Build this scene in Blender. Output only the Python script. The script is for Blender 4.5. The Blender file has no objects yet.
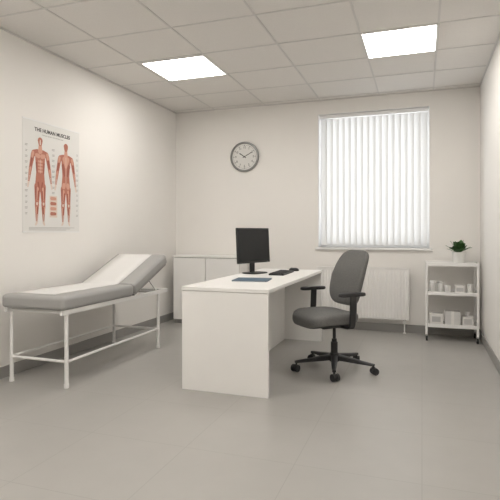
import bpy, bmesh, math, random
from mathutils import Vector, Matrix, Euler
random.seed(4)
S=bpy.context.scene
COL=S.collection

# ---------------------------------------------------------------- materials
def mat(name,c,rough=0.5,metal=0.0,noise=0.0,nscale=20.0,bump=0.0,bscale=200.0,spec=0.5,trans=0.0):
    m=bpy.data.materials.new(name); m.use_nodes=True
    nt=m.node_tree; b=nt.nodes['Principled BSDF']
    b.inputs['Base Color'].default_value=(*c,1); b.inputs['Roughness'].default_value=rough
    b.inputs['Metallic'].default_value=metal; b.inputs['Specular IOR Level'].default_value=spec
    tc=nt.nodes.new('ShaderNodeTexCoord')
    if noise>0:
        n=nt.nodes.new('ShaderNodeTexNoise'); n.inputs['Scale'].default_value=nscale; n.inputs['Detail'].default_value=4
        nt.links.new(tc.outputs['Object'],n.inputs['Vector'])
        r=nt.nodes.new('ShaderNodeValToRGB')
        r.color_ramp.elements[0].position=0.3; r.color_ramp.elements[1].position=0.7
        r.color_ramp.elements[0].color=(*[x*(1-noise) for x in c],1)
        r.color_ramp.elements[1].color=(*[min(1,x*(1+noise)) for x in c],1)
        nt.links.new(n.outputs['Fac'],r.inputs['Fac']); nt.links.new(r.outputs['Color'],b.inputs['Base Color'])
    if bump>0:
        n=nt.nodes.new('ShaderNodeTexNoise'); n.inputs['Scale'].default_value=bscale; n.inputs['Detail'].default_value=3
        nt.links.new(tc.outputs['Object'],n.inputs['Vector'])
        bp=nt.nodes.new('ShaderNodeBump'); bp.inputs['Strength'].default_value=bump; bp.inputs['Distance'].default_value=0.002
        nt.links.new(n.outputs['Fac'],bp.inputs['Height']); nt.links.new(bp.outputs['Normal'],b.inputs['Normal'])
    return m
def emis(name,c,s):
    m=bpy.data.materials.new(name); m.use_nodes=True; nt=m.node_tree
    nt.nodes.clear(); e=nt.nodes.new('ShaderNodeEmission'); o=nt.nodes.new('ShaderNodeOutputMaterial')
    e.inputs['Color'].default_value=(*c,1); e.inputs['Strength'].default_value=s
    nt.links.new(e.outputs[0],o.inputs['Surface']); return m

M_wall=mat('wall_paint',(0.86,0.835,0.80),0.85,noise=0.008,nscale=2,bump=0.12,bscale=180,spec=0.2)
M_ceil=mat('ceiling_tile',(0.78,0.755,0.725),0.95,noise=0.02,nscale=90,bump=0.3,bscale=300,spec=0.1)
M_bar=mat('ceiling_bar',(0.68,0.66,0.64),0.7,spec=0.2)
M_base=mat('baseboard_grey',(0.33,0.32,0.305),0.5)
M_white=mat('white_laminate',(0.86,0.845,0.82),0.4,noise=0.008,nscale=5)
M_cab=mat('cabinet_laminate',(0.90,0.885,0.86),0.4,noise=0.005,nscale=5)
M_gap=mat('cabinet_shadow_gap',(0.30,0.29,0.28),0.7)
M_wmetal=mat('white_metal',(0.86,0.85,0.83),0.35)
M_rad=mat('radiator_enamel',(0.86,0.845,0.82),0.4)
M_pvc=mat('window_pvc',(0.84,0.835,0.825),0.35)
M_black=mat('black_plastic',(0.018,0.018,0.019),0.45)
M_dark=mat('dark_rubber',(0.03,0.03,0.03),0.7)
M_screen=mat('screen_glass',(0.012,0.013,0.014),0.22)
M_fab=mat('chair_fabric',(0.165,0.163,0.157),0.9,noise=0.15,nscale=120,bump=0.5,bscale=400,spec=0.2)
M_vinyl=mat('grey_vinyl',(0.37,0.365,0.355),0.5,noise=0.02,nscale=8,bump=0.1,bscale=300)
M_paper=mat('paper_roll',(0.76,0.75,0.73),0.8,spec=0.2,bump=0.2,bscale=30)
M_blue=mat('folder_blue',(0.085,0.14,0.20),0.5)
M_steel=mat('steel',(0.45,0.45,0.44),0.35,metal=0.9)
M_rim=mat('clock_rim',(0.28,0.28,0.27),0.35,metal=0.6)
M_face=mat('clock_face',(0.74,0.73,0.70),0.5)
M_leaf=mat('leaf_green',(0.05,0.13,0.035),0.5,noise=0.25,nscale=60)
M_soil=mat('soil',(0.04,0.03,0.02),0.95)
M_pot=mat('pot_ceramic',(0.80,0.79,0.76),0.35)
M_jar=mat('jar_grey',(0.62,0.61,0.59),0.3)
M_box=mat('carton_white',(0.76,0.74,0.71),0.6)
M_boxg=mat('carton_grey',(0.5,0.49,0.48),0.6)
M_print=mat('poster_paper',(0.78,0.765,0.735),0.5)
M_red1=mat('muscle_red',(0.50,0.19,0.13),0.6)
M_red2=mat('muscle_light',(0.66,0.35,0.26),0.6)
M_red3=mat('muscle_dark',(0.36,0.11,0.075),0.6)
M_bone=mat('tendon_print',(0.75,0.62,0.53),0.6)
M_ink=mat('print_ink',(0.07,0.065,0.065),0.6)
M_inkl=mat('print_ink_light',(0.42,0.40,0.38),0.6)
M_light=emis('led_diffuser',(1.0,0.965,0.915),15.5)

# floor: vinyl with very faint seams
M_floor=mat('vinyl_floor',(0.40,0.385,0.36),0.32,spec=0.5)
nt=M_floor.node_tree; b=nt.nodes['Principled BSDF']
tc=nt.nodes.new('ShaderNodeTexCoord')
br=nt.nodes.new('ShaderNodeTexBrick'); br.offset=0.0; br.inputs['Scale'].default_value=1.0
br.inputs['Brick Width'].default_value=0.62; br.inputs['Row Height'].default_value=0.62; br.inputs['Mortar Size'].default_value=0.0024
br.inputs['Color1'].default_value=(0.405,0.391,0.368,1); br.inputs['Color2'].default_value=(0.411,0.397,0.374,1); br.inputs['Mortar'].default_value=(0.355,0.342,0.32,1)
n1=nt.nodes.new('ShaderNodeTexNoise'); n1.inputs['Scale'].default_value=6; n1.inputs['Detail'].default_value=8
r=nt.nodes.new('ShaderNodeValToRGB'); r.color_ramp.elements[0].color=(0.95,0.95,0.95,1); r.color_ramp.elements[1].color=(1.04,1.04,1.04,1)
mx=nt.nodes.new('ShaderNodeMix'); mx.data_type='RGBA'; mx.blend_type='MULTIPLY'; mx.inputs[0].default_value=1.0
nt.links.new(tc.outputs['Object'],br.inputs['Vector']); nt.links.new(tc.outputs['Object'],n1.inputs['Vector'])
nt.links.new(n1.outputs['Fac'],r.inputs['Fac']); nt.links.new(br.outputs['Color'],mx.inputs[6]); nt.links.new(r.outputs['Color'],mx.inputs[7])
nt.links.new(mx.outputs[2],b.inputs['Base Color'])

# translucent blind fabric
M_blind=bpy.data.materials.new('blind_fabric'); M_blind.use_nodes=True
nt=M_blind.node_tree; nt.nodes.clear(); o=nt.nodes.new('ShaderNodeOutputMaterial')
d=nt.nodes.new('ShaderNodeBsdfDiffuse'); d.inputs['Color'].default_value=(0.84,0.835,0.82,1)
t=nt.nodes.new('ShaderNodeBsdfTranslucent'); t.inputs['Color'].default_value=(0.80,0.81,0.81,1)
ms=nt.nodes.new('ShaderNodeMixShader'); ms.inputs[0].default_value=0.2
w=nt.nodes.new('ShaderNodeTexNoise'); w.inputs['Scale'].default_value=400
bp=nt.nodes.new('ShaderNodeBump'); bp.inputs['Strength'].default_value=0.1
nt.links.new(w.outputs['Fac'],bp.inputs['Height']); nt.links.new(bp.outputs['Normal'],d.inputs['Normal'])
nt.links.new(d.outputs[0],ms.inputs[1]); nt.links.new(t.outputs[0],ms.inputs[2]); nt.links.new(ms.outputs[0],o.inputs['Surface'])
M_glass=bpy.data.materials.new('window_glass'); M_glass.use_nodes=True
nt=M_glass.node_tree; nt.nodes.clear(); o=nt.nodes.new('ShaderNodeOutputMaterial')
tr=nt.nodes.new('ShaderNodeBsdfTransparent'); gl=nt.nodes.new('ShaderNodeBsdfGlossy'); gl.inputs['Roughness'].default_value=0.02
ms=nt.nodes.new('ShaderNodeMixShader'); ms.inputs[0].default_value=0.06
nt.links.new(tr.outputs[0],ms.inputs[1]); nt.links.new(gl.outputs[0],ms.inputs[2]); nt.links.new(ms.outputs[0],o.inputs['Surface'])

# ---------------------------------------------------------------- mesh helpers
def root(name,loc=(0,0,0),rz=0.0):
    e=bpy.data.objects.new(name,None); COL.objects.link(e); e.location=loc; e.rotation_euler=(0,0,rz)
    e.empty_display_size=0.1; return e
def finish(name,bm,m,parent=None,bevel=0,seg=3,smooth=True,loc=None,rot=None,sub=0):
    bmesh.ops.recalc_face_normals(bm,faces=bm.faces)
    me=bpy.data.meshes.new(name); bm.to_mesh(me); bm.free()
    ms=m if isinstance(m,(list,tuple)) else [m]
    for x in ms: me.materials.append(x)
    o=bpy.data.objects.new(name,me); COL.objects.link(o)
    if parent is not None: o.parent=parent
    if loc is not None: o.location=loc
    if rot is not None: o.rotation_euler=rot
    if smooth:
        for p in me.polygons: p.use_smooth=True
        me.set_sharp_from_angle(angle=math.radians(38))
    if bevel>0:
        bv=o.modifiers.new('bevel','BEVEL'); bv.width=bevel; bv.segments=seg; bv.limit_method='ANGLE'; bv.harden_normals=True
    if sub:
        sm=o.modifiers.new('sub','SUBSURF'); sm.levels=sub; sm.render_levels=sub
    return o
def abox(bm,lo,hi,mi=0,mtx=None):
    r=bmesh.ops.create_cube(bm,size=1.0); c=[(lo[i]+hi[i])/2 for i in range(3)]; s=[abs(hi[i]-lo[i]) for i in range(3)]
    for v in r['verts']:
        v.co=Vector((v.co.x*s[0]+c[0],v.co.y*s[1]+c[1],v.co.z*s[2]+c[2]))
        if mtx is not None: v.co=mtx@v.co
    fs=set(f for v in r['verts'] for f in v.link_faces)
    for f in fs: f.material_index=mi
    return r['verts']
def box(name,lo,hi,m,parent=None,bevel=0.003,**k):
    bm=bmesh.new(); abox(bm,lo,hi); return finish(name,bm,m,parent,bevel,**k)
def atube(bm,p1,p2,r1,r2=None,n=20,mi=0):
    p1=Vector(p1);p2=Vector(p2); r2=r1 if r2 is None else r2
    d=p2-p1; q=d.to_track_quat('Z','Y').to_matrix().to_4x4()
    r=bmesh.ops.create_cone(bm,cap_ends=True,segments=n,radius1=r1,radius2=r2,depth=d.length,matrix=Matrix.Translation((p1+p2)/2)@q)
    for f in set(f for v in r['verts'] for f in v.link_faces): f.material_index=mi
def tube(name,p1,p2,r,m,parent=None,r2=None,n=20,bevel=0):
    bm=bmesh.new(); atube(bm,p1,p2,r,r2,n); return finish(name,bm,m,parent,bevel)
def alathe(bm,prof,c=(0,0,0),n=32,mi=0):
    rings=[]
    for (r,z) in prof:
        rings.append([bm.verts.new((c[0]+r*math.cos(2*math.pi*i/n),c[1]+r*math.sin(2*math.pi*i/n),c[2]+z)) for i in range(n)])
    for a,bb in zip(rings,rings[1:]):
        for i in range(n):
            f=bm.faces.new((a[i],a[(i+1)%n],bb[(i+1)%n],bb[i])); f.material_index=mi
    f=bm.faces.new(rings[0][::-1]); f.material_index=mi
    f=bm.faces.new(rings[-1]); f.material_index=mi
def lathe(name,prof,m,parent=None,loc=(0,0,0),n=32):
    bm=bmesh.new(); alathe(bm,prof,loc,n); return finish(name,bm,m,parent)
def pipe(name,pts,r,m,parent=None):
    cu=bpy.data.curves.new(name,'CURVE'); cu.dimensions='3D'; cu.bevel_depth=r; cu.bevel_resolution=4; cu.use_fill_caps=True
    sp=cu.splines.new('POLY'); sp.points.add(len(pts)-1)
    for i,p in enumerate(pts): sp.points[i].co=(*p,1)
    tmp=bpy.data.objects.new(name+'_c',cu); COL.objects.link(tmp)
    bpy.context.view_layer.update()
    me=bpy.data.meshes.new_from_object(tmp.evaluated_get(bpy.context.evaluated_depsgraph_get()))
    bpy.data.objects.remove(tmp); me.materials.clear(); me.materials.append(m)
    o=bpy.data.objects.new(name,me); COL.objects.link(o)
    if parent: o.parent=parent
    for p in me.polygons: p.use_smooth=True
    return o
def roundpath(pts,rad,n=6):
    out=[Vector(pts[0])]
    for i in range(1,len(pts)-1):
        p0,p1,p2=Vector(pts[i-1]),Vector(pts[i]),Vector(pts[i+1])
        a=p1+(p0-p1).normalized()*rad; c=p1+(p2-p1).normalized()*rad
        for k in range(n+1):
            t=k/n; out.append(a*(1-t)**2+p1*2*t*(1-t)+c*t*t)
    out.append(Vector(pts[-1])); return out
def text(name,s,size,m,parent,mtx,align='CENTER',ext=0.0003,off=0.0):
    cu=bpy.data.curves.new(name,'FONT'); cu.body=s; cu.size=size; cu.align_x=align; cu.align_y='CENTER'; cu.extrude=ext; cu.offset=off
    tmp=bpy.data.objects.new(name+'_t',cu); COL.objects.link(tmp); bpy.context.view_layer.update()
    me=bpy.data.meshes.new_from_object(tmp.evaluated_get(bpy.context.evaluated_depsgraph_get()))
    bpy.data.objects.remove(tmp); me.transform(mtx); me.materials.clear(); me.materials.append(m)
    o=bpy.data.objects.new(name,me); COL.objects.link(o); o.parent=parent; return o
def cushion(bm,w,d,h,ex=3.6,n=56,warp=None,mi=0,layers=None,taper=None):
    layers=layers or [(0.90,0.0),(0.975,0.12),(1.0,0.35),(1.0,0.6),(0.975,0.82),(0.92,0.95),(0.8,1.0),(0.5,1.01),(0.2,1.01)]
    rings=[]
    for s,z in layers:
        rg=[]
        for i in range(n):
            a=2*math.pi*i/n; c,sn=math.cos(a),math.sin(a)
            x=math.copysign(abs(c)**(2/ex),c)*w/2*s; y=math.copysign(abs(sn)**(2/ex),sn)*d/2*s
            if taper: x*=taper(y/(d/2))
            p=Vector((x,y,z*h))
            if warp: p=warp(p)
            rg.append(bm.verts.new(p))
        rings.append(rg)
    for a,bb in zip(rings,rings[1:]):
        for i in range(n):
            f=bm.faces.new((a[i],a[(i+1)%n],bb[(i+1)%n],bb[i])); f.material_index=mi
    for rg in (rings[0],rings[-1]):
        c=sum((v.co for v in rg),Vector())/n; cv=bm.verts.new(c)
        for i in range(n):
            f=bm.faces.new((rg[i],rg[(i+1)%n],cv)); f.material_index=mi

# ---------------------------------------------------------------- room
XL,XR,YB,YF,H=-3.253,0.626,6.206,-1.4,2.87
WX0,WX1,WZ0,WZ1=-1.244,0.085,1.01,2.69
T=0.30
box('floor',(XL-T,YF-T,-0.1),(XR+T,YB+T,0),M_floor,bevel=0)
box('wall_left',(XL-T,YF-T,0),(XL,YB+T,H+0.1),M_wall,bevel=0)
box('wall_right',(XR,YF-T,0),(XR+T,YB+T,H+0.1),M_wall,bevel=0)
box('wall_front',(XL,YF-T,0),(XR,YF,H+0.1),M_wall,bevel=0)
bm=bmesh.new()
abox(bm,(XL,YB,0),(WX0,YB+T,H+0.1)); abox(bm,(WX1,YB,0),(XR,YB+T,H+0.1))
abox(bm,(WX0,YB,0),(WX1,YB+T,WZ0)); abox(bm,(WX0,YB,WZ1),(WX1,YB+T,H+0.1))
finish('wall_back',bm,M_wall,smooth=False)
gx=[-2.665,-1.94,-1.215,-0.49,0.125]; gy=[4.23-0.62*k for k in range(9,0,-1)]+[4.23,4.85,5.47,6.09]
gy=[y for y in gy if y>YF]
ceil=box('ceiling',(XL,YF,H),(XR,YB,H+0.1),M_ceil,bevel=0)
bm=bmesh.new(); bw=0.008
for x in gx: abox(bm,(x-bw,YF,H-0.005),(x+bw,YB,H))
for y in gy: abox(bm,(XL,y-bw,H-0.0045),(XR,y+bw,H))
abox(bm,(XL,YF,H-0.012),(XL+0.015,YB,H)); abox(bm,(XR-0.015,YF,H-0.012),(XR,YB,H)); abox(bm,(XL,YB-0.015,H-0.012),(XR,YB,H))
g=finish('grid_bars',bm,M_bar,ceil,smooth=False)
def panel(x0,x1,y0,y1):
    p=root('ceiling_light_panel',((x0+x1)/2,(y0+y1)/2,H))
    hx,hy=(x1-x0)/2,(y1-y0)/2; f=0.014
    bm=bmesh.new()
    abox(bm,(-hx,-hy,-0.012),(hx,-hy+f,-0.0005)); abox(bm,(-hx,hy-f,-0.012),(hx,hy,-0.0005))
    abox(bm,(-hx,-hy+f,-0.012),(-hx+f,hy-f,-0.0005)); abox(bm,(hx-f,-hy+f,-0.012),(hx,hy-f,-0.0005))
    finish('frame',bm,M_wmetal,p,smooth=False)
    box('diffuser',(-hx+f,-hy+f,-0.009),(hx-f,hy-f,-0.002),M_light,p,bevel=0)
panel(-2.62,-1.94,4.25,4.85); panel(-0.49,0.125,4.23,4.85)
panel(-2.665,-1.94,1.75,2.37); panel(-0.49,0.125,1.75,2.37)
panel(-2.665,-1.94,-0.73,-0.11); panel(-0.49,0.125,-0.73,-0.11)
bh,bt=0.095,0.012
box('baseboard_left',(XL,YF,0),(XL+bt,YB,bh),M_base,bevel=0.002)
box('baseboard_right',(XR-bt,YF,0),(XR,YB,bh),M_base,bevel=0.002)
box('baseboard_back',(XL+bt,YB-bt,0),(XR-bt,YB,bh),M_base,bevel=0.002)
box('baseboard_front',(XL+bt,YF,0),(XR-bt,YF+bt,bh),M_base,bevel=0.002)

# window
W=root('window_1',((WX0+WX1)/2,YB+0.17,WZ0)); ww=(WX1-WX0)/2; wh=WZ1-WZ0
bm=bmesh.new(); f=0.05
abox(bm,(-ww,0,0),(ww,0.07,f)); abox(bm,(-ww,0,wh-f),(ww,0.07,wh)); abox(bm,(-ww,0,f),(-ww+f,0.07,wh-f)); abox(bm,(ww-f,0,f),(ww,0.07,wh-f))
finish('frame',bm,M_pvc,W,0.004)
box('glass',(-ww+f,0.03,f),(ww-f,0.036,wh-f),M_glass,W,bevel=0)
bm=bmesh.new(); abox(bm,(-ww+f-0.02,-0.03,wh*0.45),(-ww+f-0.005,-0.018,wh*0.45+0.12)); abox(bm,(-ww+f-0.02,-0.02,wh*0.5),(-ww+f-0.005,0.0,wh*0.5+0.02)); finish('handle',bm,M_steel,W)
box('sill_board',(-ww-0.03,-0.205,-0.028),(ww+0.03,-0.002,0.0),M_pvc,W,bevel=0.006)
bm=bmesh.new()
abox(bm,(-ww,-0.17,0.0),(-ww+0.006,0,wh)); abox(bm,(ww-0.006,-0.17,0.0),(ww,0,wh)); abox(bm,(-ww,-0.17,wh-0.006),(ww,0,wh))
finish('reveal_lining',bm,M_pvc,W,0,smooth=False)
# vertical blinds
B=root('vertical_blinds',((WX0+WX1)/2,YB+0.05,WZ0))
box('headrail',(-ww+0.015,-0.022,wh-0.052),(ww-0.015,0.022,wh-0.01),M_pvc,B,bevel=0.004)
bm=bmesh.new(); N=17; pitch=(2*ww-0.06)/N; SA=-30
for i in range(N):
    cx=-ww+0.03+pitch*(i+0.5); mt=Matrix.Translation((cx,0,0))@Matrix.Rotation(math.radians(SA+random.uniform(-1.5,1.5)),4,'Z')
    K=6; hw=0.050; vs=[]
    for k in range(K+1):
        x=-hw+2*hw*k/K; y=0.005*(1-(x/hw)**2)
        vs.append((bm.verts.new(mt@Vector((x,y,0.035))),bm.verts.new(mt@Vector((x,y,wh-0.058)))))
    for a,c in zip(vs,vs[1:]): bm.faces.new((a[0],c[0],c[1],a[1]))
finish('slats',bm,M_blind,B)
bm=bmesh.new()
for i in range(N):
    cx=-ww+0.03+pitch*(i+0.5); atube(bm,(cx,0,wh-0.06),(cx,0,wh-0.05),0.004,n=8)
    mt=Matrix.Translation((cx,0,0))@Matrix.Rotation(math.radians(SA),4,'Z')
    abox(bm,(-0.045,-0.0015,0.024),(0.045,0.0015,0.038),mtx=mt)
atube(bm,(-ww+0.03,-0.004,0.03),(ww-0.03,-0.004,0.03),0.0012,n=6)
finish('bottom_weights_and_chain',bm,M_pvc,B)

# radiator
R=root('radiator',(-0.69,YB-0.014,0.0)); rw=0.545; z0,z1=0.165,0.775
box('back_panel',(-rw,-0.035,z0),(rw,-0.025,z1-0.02),M_rad,R,0.003)
bm=bmesh.new(); n=31; p=2*rw/n; prof=[]
for i in range(n):
    x=-rw+p*i
    prof+= [(x,0),(x+p*0.25,0),(x+p*0.40,-0.007),(x+p*0.85,-0.007)]
prof.append((rw,0)); vs=[]
for x,y in prof: vs.append([bm.verts.new((x,-0.105+y,z0+0.02)),bm.verts.new((x,-0.105+y,z1-0.04)) ])
for a,c in zip(vs,vs[1:]): bm.faces.new((a[0],c[0],c[1],a[1]))
abox(bm,(-rw,-0.106,z0),(rw,-0.095,z0+0.022)); abox(bm,(-rw,-0.106,z1-0.042),(rw,-0.095,z1-0.004))
abox(bm,(-rw,-0.104,z0+0.01),(rw,-0.098,z1-0.01))
finish('front_panel',bm,M_rad,R,smooth=False)
bm=bmesh.new()
abox(bm,(-rw-0.004,-0.112,z0+0.01),(-rw+0.003,-0.025,z1)); abox(bm,(rw-0.003,-0.112,z0+0.01),(rw+0.004,-0.025,z1))
abox(bm,(-rw,-0.112,z1-0.006),(rw,-0.10,z1)); abox(bm,(-rw,-0.035,z1-0.006),(rw,-0.025,z1))
for i in range(48): 
    x=-rw+2*rw*(i+0.5)/48; abox(bm,(x-0.004,-0.10,z1-0.006),(x+0.004,-0.035,z1-0.001))
finish('grille_cover',bm,M_rad,R,smooth=False)
bm=bmesh.new()
for x in (-0.4,0.4): abox(bm,(x-0.02,-0.027,z0+0.05),(x+0.02,0.013,z1-0.08))
finish('brackets',bm,M_rad,R)
bm=bmesh.new()
atube(bm,(rw-0.05,-0.065,0),(rw-0.05,-0.065,z0+0.02),0.007); atube(bm,(rw-0.05,-0.065,0.0),(rw-0.05,-0.065,0.012),0.018)
abox(bm,(rw-0.07,-0.085,z0-0.045),(rw-0.03,-0.05,z0-0.01))
finish('valve_and_pipes',bm,M_wmetal,R)

# clock
C=root('wall_clock',(-2.227,YB,2.202))
C.rotation_euler=(math.radians(90),0,0)   # local z -> -Y (into the room)
lathe('rim',[(0.192,0.0),(0.2,0.006),(0.2,0.03),(0.194,0.038),(0.182,0.04),(0.176,0.034),(0.172,0.02),(0.172,0.004)],M_rim,C,n=64)
lathe('dial',[(0.173,0.003),(0.173,0.02)],M_face,C,n=64)
bm=bmesh.new()
for i in range(60):
    a=2*math.pi*i/60; big=i%5==0; L=0.018 if big else 0.009; wd=0.0035 if big else 0.0015
    abox(bm,(-wd,0.160-L,0.020),(wd,0.160,0.0215),mtx=Matrix.Rotation(a,4,'Z'))
finish('minute_marks',bm,M_ink,C,smooth=False)
for i in range(1,13):
    a=math.pi/2-2*math.pi*i/12
    text('numeral_%d'%i,str(i),0.040,M_ink,C,Matrix.Translation((0.123*math.cos(a),0.123*math.sin(a),0.0208)))
def hand(name,ang,L,w,z):
    bm=bmesh.new(); abox(bm,(-w,-0.025,z),(w,L,z+0.002),mtx=Matrix.Rotation(-math.radians(ang),4,'Z')); finish(name,bm,M_ink,C,smooth=False)
hand('hour_hand',305,0.085,0.006,0.023); hand('minute_hand',62,0.125,0.0048,0.026)
lathe('hub',[(0.009,0.02),(0.009,0.030),(0.005,0.032)],M_ink,C)

# ---------------------------------------------------------------- anatomy poster (flat on left wall)
PY0,PY1,PZ0,PZ1=3.385,4.13,1.20,2.19
P=root('anatomy_poster',(XL,(PY0+PY1)/2,(PZ0+PZ1)/2))
PM=Matrix(((0,0,1,0),(1,0,0,0),(0,1,0,0),(0,0,0,1)))
pw,ph=PY1-PY0,PZ1-PZ0
bm=bmesh.new(); abox(bm,(-pw/2,-ph/2,0.0008),(pw/2,ph/2,0.003),mtx=PM); finish('sheet',bm,M_print,P,smooth=False)
bm=bmesh.new()
for s in (-1,1): abox(bm,(-pw/2-0.004,s*ph/2-0.005,0.0005),(pw/2+0.004,s*ph/2+0.005,0.006),mtx=PM)
finish('hanging_strips',bm,M_pvc,P,smooth=False)
text('title','THE HUMAN MUSCLES',0.046,M_ink,P,PM@Matrix.Translation((0,ph/2-0.075,0.0033)),ext=0.0005,off=0.0012)
text('subtitle','muscular system - front and back view',0.018,M_inkl,P,PM@Matrix.Translation((0,ph/2-0.112,0.0033)))
def cap(bm,p,q,r1,r2,w,mi):
    p=Vector(p);q=Vector(q); d=(q-p); a=math.atan2(d.y,d.x); pts=[]
    for k in range(9):
        t=a+math.pi/2+math.pi*k/8; pts.append((p.x+r1*math.cos(t),p.y+r1*math.sin(t)))
    for k in range(9):
        t=a-math.pi/2+math.pi*k/8; pts.append((q.x+r2*math.cos(t),q.y+r2*math.sin(t)))
    f=bm.faces.new([bm.verts.new(PM@Vector((x,y,w))) for x,y in pts]); f.material_index=mi
def figure(name,cx,back):
    bm=bmesh.new(); Z=[0.0034]
    SX=1.18; SY=1.10; OY=0.012
    def c(p,q,r1,r2,mi,both=True):
        Z[0]+=0.00004
        cap(bm,(cx+p[0]*SX,p[1]*SY+OY),(cx+q[0]*SX,q[1]*SY+OY),r1*1.12,r2*1.12,Z[0],mi)
        if both:
            Z[0]+=0.00004; cap(bm,(cx-p[0]*SX,p[1]*SY+OY),(cx-q[0]*SX,q[1]*SY+OY),r1*1.12,r2*1.12,Z[0],mi)
    c((0.028,-0.09),(0.034,-0.235),0.034,0.020,0); c((0.034,-0.235),(0.036,-0.375),0.023,0.009,0)
    c((0.036,-0.385),(0.045,-0.402),0.011,0.008,3)
    c((0,0.16),(0,0.02),0.056,0.043,0,False); c((0,0.02),(0,-0.08),0.044,0.055,0,False)
    c((0.030,0.19),(0.066,0.175),0.022,0.026,0)
    c((0.075,0.165),(0.098,0.06),0.021,0.016,0); c((0.098,0.06),(0.118,-0.055),0.017,0.009,0)
    c((0.119,-0.065),(0.126,-0.10),0.010,0.007,3)
    c((0,0.24),(0,0.20),0.018,0.024,1,False); c((0,0.285),(0,0.262),0.027,0.021,0,False)
    c((0.075,0.178),(0.082,0.145),0.014,0.010,1); c((0.086,0.125),(0.095,0.075),0.010,0.008,2)
    c((0.101,0.05),(0.110,0.0),0.010,0.006,1); c((0.112,-0.01),(0.117,-0.05),0.004,0.003,3)
    if not back:
        c((0.018,0.158),(0.040,0.162),0.019,0.016,1)
        for k in range(4): c((0.011,0.115-k*0.027),(0.015,0.115-k*0.027),0.010,0.010,1)
        c((0.040,0.10),(0.036,0.02),0.008,0.006,2); c((0,0.13),(0,0.02),0.002,0.002,3,False)
        c((0,0.285),(0,0.255),0.008,0.006,3,False); c((0.009,0.285),(0.011,0.282),0.004,0.004,2)
        c((0.022,-0.06),(0.010,-0.12),0.008,0.005,2)
    else:
        c((0.022,0.175),(0.006,0.10),0.020,0.005,1); c((0.036,0.115),(0.018,0.03),0.016,0.008,2)
        c((0.022,-0.055),(0.026,-0.068),0.022,0.020,1); c((0,0.19),(0,-0.04),0.0025,0.0025,3,False)
    c((0.028,-0.11),(0.032,-0.20),0.014,0.008,1); c((0.046,-0.10),(0.045,-0.19),0.008,0.005,2); c((0.018,-0.13),(0.026,-0.20),0.007,0.005,2)
    c((0.034,-0.228),(0.034,-0.236),0.010,0.009,3); c((0.040,-0.265),(0.040,-0.31),0.010,0.006,1); c((0.029,-0.265),(0.031,-0.31),0.008,0.005,2)
    c((0.035,-0.32),(0.036,-0.375),0.004,0.003,3)
    finish(name,bm,[M_red1,M_red2,M_red3,M_bone],P,smooth=False)
figure('muscle_figure_front',-0.165,False); figure('muscle_figure_back',0.175,True)
bm=bmesh.new()
for s,cx in ((-1,-0.165),(1,0.175)):
    for k in range(13):
        y=0.27-k*0.05
        for sd in (-1,1):
            x0=cx+sd*0.165; L=random.uniform(0.018,0.034)
            if abs(x0)>pw/2-0.03 : x0=math.copysign(pw/2-0.03,x0)
            abox(bm,(x0-L/2,y,0.0031),(x0+L/2,y+0.005,0.0034),mtx=PM); abox(bm,(x0-L/2,y-0.011,0.0031),(x0+L/3,y-0.006,0.0034),mtx=PM)
for k in range(3):
    abox(bm,(-0.30,-0.457-k*0.011,0.0031),(0.30-0.06*k,-0.453-k*0.011,0.0034),mtx=PM)
finish('label_text_lines',bm,M_inkl,P,smooth=False)
bm=bmesh.new()
abox(bm,(-0.045,-0.36,0.0031),(0.055,-0.16,0.0034),0,mtx=PM)
for k in range(4): cap(bm,(-0.02,-0.185-k*0.047),(0.03,-0.185-k*0.047),0.017,0.014,0.0036,1+k%2)
finish('detail_inset',bm,[M_bone,M_red2,M_red1],P,smooth=False)

# ---------------------------------------------------------------- low cabinet
K=root('storage_cabinet',(-2.645,6.02,0)); kw=0.465; kd=0.165; kh=0.895
box('plinth',(-kw+0.01,-kd+0.03,0),(kw-0.01,kd,0.05),M_base,K,0.002)
box('carcass',(-kw,-kd+0.026,0.05),(kw,kd,kh-0.024),M_cab,K,0.002)
box('shadow_gap',(-kw+0.004,-kd+0.0215,0.056),(kw-0.004,-kd+0.028,kh-0.024),M_gap,K,0)
box('top_board',(-kw-0.008,-kd-0.006,kh-0.024),(kw+0.008,kd,kh),M_cab,K,0.003)
box('door_left',(-kw+0.003,-kd,0.055),(-0.004,-kd+0.021,kh-0.032),M_cab,K,0.002)
box('door_right',(0.004,-kd,0.055),(kw-0.003,-kd+0.021,kh-0.032),M_cab,K,0.002)

# ---------------------------------------------------------------- desk
DX0,DX1,DY0,DY1,DZ=-1.735,-1.04,3.395,5.42,0.782
D=root('office_desk',((DX0+DX1)/2,(DY0+DY1)/2,0)); dx=(DX1-DX0)/2; dy=(DY1-DY0)/2
box('desktop',(-dx,-dy,DZ-0.028),(dx,dy,DZ),M_white,D,0.003)
box('end_panel_near',(-dx+0.004,-dy+0.004,0),(dx-0.004,-dy+0.036,DZ-0.031),M_white,D,0.002)
box('end_panel_far',(-dx+0.004,dy-0.036,0),(dx-0.004,dy-0.004,DZ-0.031),M_white,D,0.002)
box('modesty_panel',(-dx+0.26,-dy+0.036,0.0),(-dx+0.278,dy-0.036,DZ-0.031),M_white,D,0.001)

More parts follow.
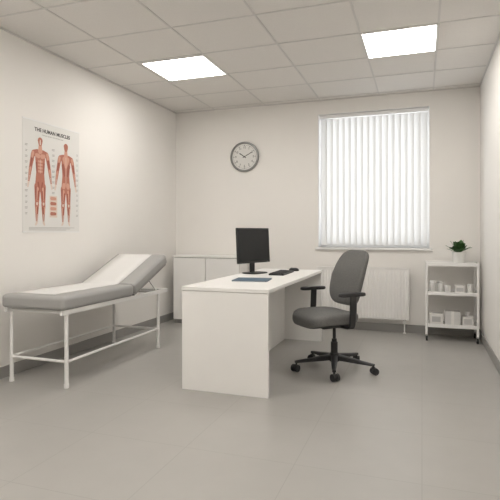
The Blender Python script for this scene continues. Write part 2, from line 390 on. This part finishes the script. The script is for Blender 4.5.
# monitor
Mo=root('computer_monitor',(-1.60,4.76,DZ),math.radians(-22)) # local +x faces viewer
cushion_b=bmesh.new(); cushion(cushion_b,0.19,0.25,0.012,ex=4); finish('foot',cushion_b,M_black,Mo)
bm=bmesh.new(); abox(bm,(-0.05,-0.032,0.01),(-0.028,0.032,0.30)); finish('neck',bm,M_black,Mo,0.006)
tl=Matrix.Translation((0,0,0.105))@Matrix.Rotation(math.radians(-3),4,'Y')
bm=bmesh.new(); abox(bm,(-0.028,-0.245,0),(0.0,0.245,0.355),mtx=tl); finish('housing',bm,M_black,Mo,0.006)
bm=bmesh.new(); abox(bm,(-0.05,-0.15,0.06),(-0.026,0.15,0.28),mtx=tl); finish('rear_bulge',bm,M_black,Mo,0.012)
bm=bmesh.new(); abox(bm,(-0.002,-0.232,0.022),(0.0012,0.232,0.342),mtx=tl); finish('screen',bm,M_screen,Mo,0)
bm=bmesh.new(); abox(bm,(0.0,0.19,0.008),(0.002,0.21,0.012),mtx=tl); finish('power_led',bm,M_jar,Mo,0)

# keyboard
KB=root('keyboard',(-1.33,4.80,DZ),math.radians(2))
bm=bmesh.new(); abox(bm,(-0.075,-0.235,0.0),(0.075,0.235,0.016)); finish('case',bm,M_black,KB,0.004)
bm=bmesh.new()
for rI in range(6):
    for cI in range(19):
        if cI==14: continue
        x=-0.058+rI*0.0225; y=-0.218+cI*0.0237
        abox(bm,(x-0.0085,y-0.0095,0.014),(x+0.0085,y+0.0095,0.022))
finish('keys',bm,M_dark,KB,0.0015,seg=1)
MO=root('computer_mouse',(-1.30,5.18,DZ))
bm=bmesh.new(); cushion(bm,0.11,0.062,0.034,ex=2.4,layers=[(0.9,0),(1,0.15),(0.97,0.5),(0.82,0.8),(0.55,0.97),(0.2,1.0)]); finish('body',bm,M_black,MO)
bm=bmesh.new(); atube(bm,(-0.028,-0.003,0.028),(-0.028,0.003,0.028),0.008,n=16); finish('wheel',bm,M_dark,MO)
# folder
F=root('document_folder',(-1.385,4.05,DZ),math.radians(8))
box('cover_bottom',(-0.15,-0.135,0),(0.15,0.135,0.002),M_blue,F,0)
box('papers',(-0.145,-0.13,0.002),(0.143,0.13,0.006),M_boxg,F,0)
box('cover_top',(-0.15,-0.135,0.006),(0.15,0.135,0.010),M_blue,F,0.001)
box('spine',(-0.152,-0.135,0.0),(-0.149,0.135,0.010),M_blue,F,0)

# ---------------------------------------------------------------- office chair (local +x = facing)
CA=226.0
CH=root('office_chair',(-0.722,4.315,0),math.radians(CA))
bm=bmesh.new(); bmc=bmesh.new()
for k in range(5):
    a=math.radians(-80.7+72*k-CA); d=Vector((math.cos(a),math.sin(a),0)); s=Vector((-math.sin(a),math.cos(a),0))
    secs=[(0.03,0.030,0.090,0.135),(0.12,0.026,0.085,0.125),(0.24,0.020,0.078,0.105),(0.350,0.015,0.072,0.090)]
    rg=[]
    for (r_,hw,zb,zt) in secs:
        rg.append([bm.verts.new(d*r_+s*q+Vector((0,0,z))) for q,z in ((-hw,zb),(hw,zb),(hw,zt-0.006),(hw*0.6,zt),(-hw*0.6,zt),(-hw,zt-0.006))])
    for A,Bq in zip(rg,rg[1:]):
        for i in range(6): bm.faces.new((A[i],A[(i+1)%6],Bq[(i+1)%6],Bq[i]))
    bm.faces.new(rg[0]); bm.faces.new(rg[-1])
    c=d*0.338
    atube(bmc,c+Vector((0,0,0.045)),c+Vector((0,0,0.08)),0.008,n=12)
    tn=(d*0.8+s*0.6).normalized(); ax=Vector((-tn.y,tn.x,0)); cc=c+tn*0.012
    for q in (-1,1):
        atube(bmc,cc+ax*q*0.008+Vector((0,0,0.03)),cc+ax*q*0.030+Vector((0,0,0.03)),0.030,n=24)
    atube(bmc,cc-ax*0.01+Vector((0,0,0.036)),cc+ax*0.01+Vector((0,0,0.036)),0.02,n=16)
alathe(bm,[(0.04,0.075),(0.048,0.085),(0.046,0.13),(0.034,0.15)])
finish('star_base',bm,M_black,CH); finish('casters',bmc,M_dark,CH)
bm=bmesh.new(); alathe(bm,[(0.030,0.14),(0.030,0.24),(0.026,0.245)]); alathe(bm,[(0.022,0.23),(0.022,0.27),(0.016,0.272)]); atube(bm,(0,0,0.26),(0,0,0.39),0.014)
finish('gas_column',bm,M_black,CH)
bm=bmesh.new(); abox(bm,(-0.10,-0.07,0.375),(0.16,0.07,0.415)); atube(bm,(0.05,-0.20,0.395),(0.05,-0.07,0.395),0.006,n=10); abox(bm,(0.035,-0.235,0.39),(0.065,-0.19,0.40)); finish('tilt_mechanism',bm,M_black,CH,0.008)
def wseat(p):
    x,y,z=p
    r=max(0,(x-0.12)/0.12); z-=0.030*r*r; z+=0.018*(y/0.24)**2*(1 if z>0.02 else 0.4)
    return Vector((x+0.10,y,z+0.425))
bm=bmesh.new(); cushion(bm,0.49,0.49,0.085,ex=3.4,warp=wseat); finish('seat',bm,M_fab,CH)
def wshell(p):
    q=wseat(Vector((p.x,p.y,p.z))); q.z-=0.020; return q
bm=bmesh.new(); cushion(bm,0.46,0.46,0.03,ex=3.4,warp=wshell,layers=[(0.75,0.0),(0.93,0.3),(1,0.8),(0.98,1.0)]); finish('seat_shell',bm,M_black,CH)
LE=math.radians(18); LH=0.50
def wback(off):
    def f(p):
        wy,hh,th=p.x,p.y+LH/2,p.z+off
        fx=th+0.22*wy*wy*2.2+0.030*math.sin(math.pi*min(1,hh/LH*1.05))*0.9 
        v=Vector((fx,wy,hh)); v=Matrix.Rotation(-LE,3,'Y')@v
        return v+Vector((-0.130,0,0.553))
    return f
tp=lambda t: 1.0-0.17*max(0,t)-0.06*max(0,-t)
bm=bmesh.new(); cushion(bm,0.42,LH,0.05,ex=4.6,warp=wback(0.0),taper=tp); finish('backrest',bm,M_fab,CH)
bm=bmesh.new(); cushion(bm,0.415,LH*0.985,0.018,ex=4.6,warp=wback(-0.010),taper=tp,layers=[(0.5,0.0),(0.85,0.1),(0.98,0.5),(1.0,0.95),(0.97,1.0)]); finish('backrest_shell',bm,M_black,CH)
sp=roundpath([(-0.06,0,0.395),(-0.215,0,0.405),(-0.215,0,0.58),(-0.272,0,0.78)],0.06)
bm=bmesh.new(); prev=None
for i,pnt in enumerate(sp):
    dd=(sp[min(i+1,len(sp)-1)]-sp[max(i-1,0)]).normalized(); nn=Vector((-dd.z,0,dd.x))
    ring=[bm.verts.new(pnt+nn*a+Vector((0,b_,0))) for a,b_ in ((-0.010,-0.03),(0.010,-0.03),(0.010,0.03),(-0.010,0.03))]
    if prev:
        for k in range(4): bm.faces.new((prev[k],prev[(k+1)%4],ring[(k+1)%4],ring[k]))
    else: bm.faces.new(ring)
    prev=ring
bm.faces.new(prev); finish('back_support',bm,M_black,CH,0.004)
for s in (-1,1):
    nm='left' if s>0 else 'right'
    pts=roundpath([(0.03,s*0.10,0.405),(0.03,s*0.285,0.405),(0.02,s*0.285,0.67)],0.05)
    bm=bmesh.new(); prev=None
    for i,pnt in enumerate(pts):
        dd=(pts[min(i+1,len(pts)-1)]-pts[max(i-1,0)]).normalized(); side=Vector((1,0,0)); nn=dd.cross(side).normalized()
        hwid=0.028
        ring=[bm.verts.new(pnt+nn*a+side*b_) for a,b_ in ((-0.009,-hwid),(0.009,-hwid),(0.009,hwid),(-0.009,hwid))]
        if prev:
            for k in range(4): bm.faces.new((prev[k],prev[(k+1)%4],ring[(k+1)%4],ring[k]))
        else: bm.faces.new(ring)
        prev=ring
    bm.faces.new(prev); finish('arm_post_'+nm,bm,M_black,CH,0.004)
    bm=bmesh.new()
    cushion(bm,0.26,0.085,0.03,ex=3.0,warp=lambda p:Vector((p.x+0.03,p.y+s*0.283,p.z+0.668+0.004*math.cos(p.x*10))))
    finish('arm_pad_'+nm,bm,M_black,CH)

# ---------------------------------------------------------------- examination bed
EX0,EX1=-3.15,-2.545; EC=(EX0+EX1)/2; E=root('examination_bed',(EC,3.9,0)); hw=(EX1-EX0)/2
y0,yh,y1=3.05-3.9,4.03-3.9,4.78-3.9; zt=0.707; th=0.108
box('mattress_flat',(-hw,y0,zt-th),(hw,yh-0.004,zt),M_vinyl,E,0.032,seg=5)
A=math.radians(22.5); L=0.69
mt=Matrix.Translation((0,yh+0.012,zt-th+0.008))@Matrix.Rotation(A,4,'X')
bm=bmesh.new(); abox(bm,(-hw,0,0),(hw,L,th),mtx=mt); finish('mattress_headrest',bm,M_vinyl,E,0.032,seg=5)
bm=bmesh.new(); abox(bm,(-hw+0.02,0.01,-0.014),(hw-0.02,L-0.02,0.001),mtx=mt); finish('headrest_board',bm,M_base,E,0.002)
bm=bmesh.new(); path=[(y0+0.10,zt+0.0025),(y0+0.12,zt+0.0035)]
for k in range(1,12): path.append((y0+0.12+(yh-0.03-y0-0.12)*k/12,zt+0.0035+0.001*math.sin(k*2.1)))
path.append((yh-0.035,zt+0.004))
def onhead(d,h): v=mt@Vector((0,d,h)); return (v.y,v.z)
path.append(onhead(0.06,th+0.003))
for k in range(1,8): path.append(onhead(0.06+(L-0.10)*k/8,th+0.003))
path.append(onhead(L-0.032,th+0.002)); path.append(onhead(L-0.008,th-0.008)); path.append(onhead(L+0.003,th-0.035)); path.append(onhead(L+0.004,th-0.07))
pr=None
for (y,z) in path:
    cur=[bm.verts.new((-0.255+0.40*q/4,y,z)) for q in range(5)]
    if pr:
        for q in range(4): bm.faces.new((pr[q],pr[q+1],cur[q+1],cur[q]))
    pr=cur
o=finish('paper_cover',bm,M_paper,E); so=o.modifiers.new('s','SOLIDIFY'); so.thickness=0.001
r=0.016; lx=hw-0.035; ya,yb=3.13-3.9,4.53-3.9; zr=zt-th-0.02
for s in (-1,1):
    nm='wall_side' if s<0 else 'room_side'
    pipe('leg_foot_end_'+nm,[(s*lx,ya,0.012),(s*lx,ya,zr)],r,M_wmetal,E)
    pipe('leg_head_end_'+nm,[(s*lx,yb,0.012),(s*lx,yb,zr)],r,M_wmetal,E)
    bm=bmesh.new(); abox(bm,(s*lx-0.014,y0+0.02,zr-0.018),(s*lx+0.014,4.72-3.9,zr+0.02)); finish('side_rail_'+nm,bm,M_wmetal,E,0.004)
    tube('stretcher_'+nm,(s*lx,ya,0.20),(s*lx,yb,0.20),0.011,M_wmetal,E)
    tube('head_strut_'+nm,(s*(lx-0.04),yb+0.04,zr),(s*(lx-0.04),yb-0.14,zr+0.15),0.008,M_wmetal,E)
    bm=bmesh.new()
    for y in (ya,yb): atube(bm,(s*lx,y,0),(s*lx,y,0.03),0.02)
    finish('rubber_feet_'+nm,bm,M_wmetal,E)
tube('rail_end_bar',(-lx,4.71-3.9,zr),(lx,4.71-3.9,zr),0.014,M_wmetal,E)
for y,n_ in ((ya,'foot'),(yb,'head')):
    tube('cross_low_'+n_,(-lx,y,0.20),(lx,y,0.20),0.011,M_wmetal,E)
    tube('cross_top_'+n_,(-lx,y,zr),(lx,y,zr),0.013,M_wmetal,E)

# ---------------------------------------------------------------- utility cart
CX0,CX1,CY0,CY1=0.035,0.580,5.81,6.15
U=root('utility_cart',((CX0+CX1)/2,(CY0+CY1)/2,0)); ux=(CX1-CX0)/2; uy=(CY1-CY0)/2
bm=bmesh.new()
for sx in (-1,1):
    for sy in (-1,1):
        abox(bm,(sx*ux-0.012-sx*0.012,sy*uy-0.012-sy*0.012,0.07),(sx*ux+0.012-sx*0.012,sy*uy+0.012-sy*0.012,0.865))
finish('posts',bm,M_wmetal,U,0.003)
shelfz=[0.17,0.525,0.845]
for i,z in enumerate(shelfz):
    bm=bmesh.new(); abox(bm,(-ux+0.004,-uy+0.004,z-0.012),(ux-0.004,uy-0.004,z))
    abox(bm,(-ux+0.002,-uy+0.002,z-0.018),(ux-0.002,-uy+0.012,z+0.022)); abox(bm,(-ux+0.002,uy-0.012,z-0.018),(ux-0.002,uy-0.002,z+0.022))
    abox(bm,(-ux+0.002,-uy+0.01,z-0.018),(-ux+0.012,uy-0.01,z+0.022)); abox(bm,(ux-0.012,-uy+0.01,z-0.018),(ux-0.002,uy-0.01,z+0.022))
    finish('shelf_%d'%(i+1),bm,M_wmetal,U,0.0015,seg=1)
bm=bmesh.new(); bm2=bmesh.new()
for sx in (-1,1):
    for sy in (-1,1):
        x,y=sx*(ux-0.015),sy*(uy-0.015)
        atube(bm,(x-0.011,y-0.006,0.026),(x+0.011,y-0.006,0.026),0.026,n=24); abox(bm2,(x-0.016,y-0.014,0.024),(x-0.012,y+0.012,0.07)); abox(bm2,(x+0.012,y-0.014,0.024),(x+0.016,y+0.012,0.07)); abox(bm2,(x-0.016,y-0.014,0.058),(x+0.016,y+0.012,0.072))
finish('caster_wheels',bm,M_dark,U); finish('caster_forks',bm2,M_steel,U)
# plant
PL=root('potted_plant',(0.385,5.95,shelfz[2]))
lathe('pot',[(0.048,0.0),(0.053,0.004),(0.072,0.12),(0.075,0.135),(0.067,0.135),(0.064,0.122)],M_pot,PL)
lathe('soil',[(0.055,0.09),(0.063,0.123)],M_soil,PL)
bm=bmesh.new()
for k in range(64):
    a=random.uniform(0,2*math.pi); el=random.uniform(0.5,1.5); Lf=random.uniform(0.07,0.10); wd=random.uniform(0.018,0.025)
    st=random.uniform(0.03,0.08)
    base=Vector((0.025*math.cos(a)*random.random(),0.025*math.sin(a)*random.random(),0.12))
    dirv=Vector((math.cos(a)*math.cos(el),math.sin(a)*math.cos(el),math.sin(el))); sd=Vector((-math.sin(a),math.cos(a),0)); up=dirv.cross(sd)*-1
    atube(bm,base,base+dirv*st,0.0018,n=5); b0=base+dirv*st; rg=[]
    for q in range(7):
        t=q/6; w_=wd*math.sin(math.pi*min(0.98,t*0.92+0.06))**0.8; droop=-0.02*t*t
        c0=b0+dirv*Lf*t+Vector((0,0,droop)); rg.append([bm.verts.new(c0-sd*w_+up*0.004),bm.verts.new(c0),bm.verts.new(c0+sd*w_+up*0.004)])
    for A_,B_ in zip(rg,rg[1:]):
        bm.faces.new((A_[0],A_[1],B_[1],B_[0])); bm.faces.new((A_[1],A_[2],B_[2],B_[1]))
finish('leaves',bm,M_leaf,PL)
# supplies
def jar(name,x,y,z,r_,h,m,lid=None):
    q=root(name,(x,y,z)); lathe('body',[(r_*0.9,0),(r_,0.005),(r_,h*0.78),(r_*0.86,h*0.84)],m,q)
    lathe('lid',[(r_*0.9,h*0.84),(r_*0.92,h*0.98),(r_*0.8,h)],lid or M_pvc,q)
z=shelfz[1]
jar('storage_jar',0.115,5.93,z,0.036,0.13,M_jar); jar('storage_jar',0.195,5.97,z,0.036,0.12,M_pot,M_jar)
q=root('paper_cup',(0.27,5.92,z)); lathe('cup',[(0.026,0),(0.028,0.002),(0.036,0.085),(0.034,0.085),(0.026,0.006)],M_pot,q)
q=root('gauze_box',(0.395,5.96,z)); box('carton',(-0.05,-0.05,0),(0.05,0.05,0.085),M_box,q,0.003); box('label',(-0.035,-0.0515,0.02),(0.035,-0.0495,0.06),M_boxg,q,0)
jar('pill_bottle',0.50,5.93,z,0.03,0.10,M_pot,M_pvc)
z=shelfz[0]
q=root('glove_box',(0.15,5.95,z)); box('carton',(-0.07,-0.06,0),(0.07,0.06,0.12),M_box,q,0.003); box('opening',(-0.04,-0.02,0.12),(0.04,0.02,0.1215),M_boxg,q,0); box('label',(-0.045,-0.0615,0.03),(0.045,-0.0595,0.09),M_boxg,q,0)
q=root('supply_carton',(0.32,5.96,z)); box('carton',(-0.08,-0.07,0),(0.08,0.07,0.15),M_jar,q,0.003); box('tape',(-0.015,-0.071,0),(0.015,0.071,0.1515),M_box,q,0)
q=root('tissue_box',(0.475,5.95,z)); box('carton',(-0.055,-0.065,0),(0.055,0.065,0.10),M_box,q,0.003); box('label',(-0.04,-0.0665,0.02),(0.04,-0.0645,0.08),M_boxg,q,0)
bm=bmesh.new(); alathe(bm,[(0.03,0.10),(0.012,0.105),(0.018,0.13),(0.03,0.15)],n=12); finish('tissue',bm,M_paper,q)

# ---------------------------------------------------------------- light
wl=bpy.data.worlds.new('World'); S.world=wl; wl.use_nodes=True
wl.node_tree.nodes['Background'].inputs['Color'].default_value=(0.85,0.92,1.0,1); wl.node_tree.nodes['Background'].inputs['Strength'].default_value=1.0
ld=bpy.data.lights.new('window_daylight','AREA'); ld.shape='RECTANGLE'; ld.size=2.4; ld.size_y=2.6; ld.energy=60; ld.color=(0.97,0.985,1.0)
lo=bpy.data.objects.new('window_daylight',ld); COL.objects.link(lo); lo.location=((WX0+WX1)/2,YB+0.95,(WZ0+WZ1)/2+0.1); lo.rotation_euler=(math.radians(-90),0,0)

# ---------------------------------------------------------------- camera
cd=bpy.data.cameras.new('camera'); cam=bpy.data.objects.new('camera',cd); COL.objects.link(cam)
cd.sensor_width=36; cd.lens=36*495/500; cd.shift_y=-17/500; cd.clip_start=0.05
cam.location=(0,0,1.19); cam.rotation_euler=(math.radians(90),0,math.radians(19.16))
S.camera=cam
S.view_settings.view_transform='Standard'
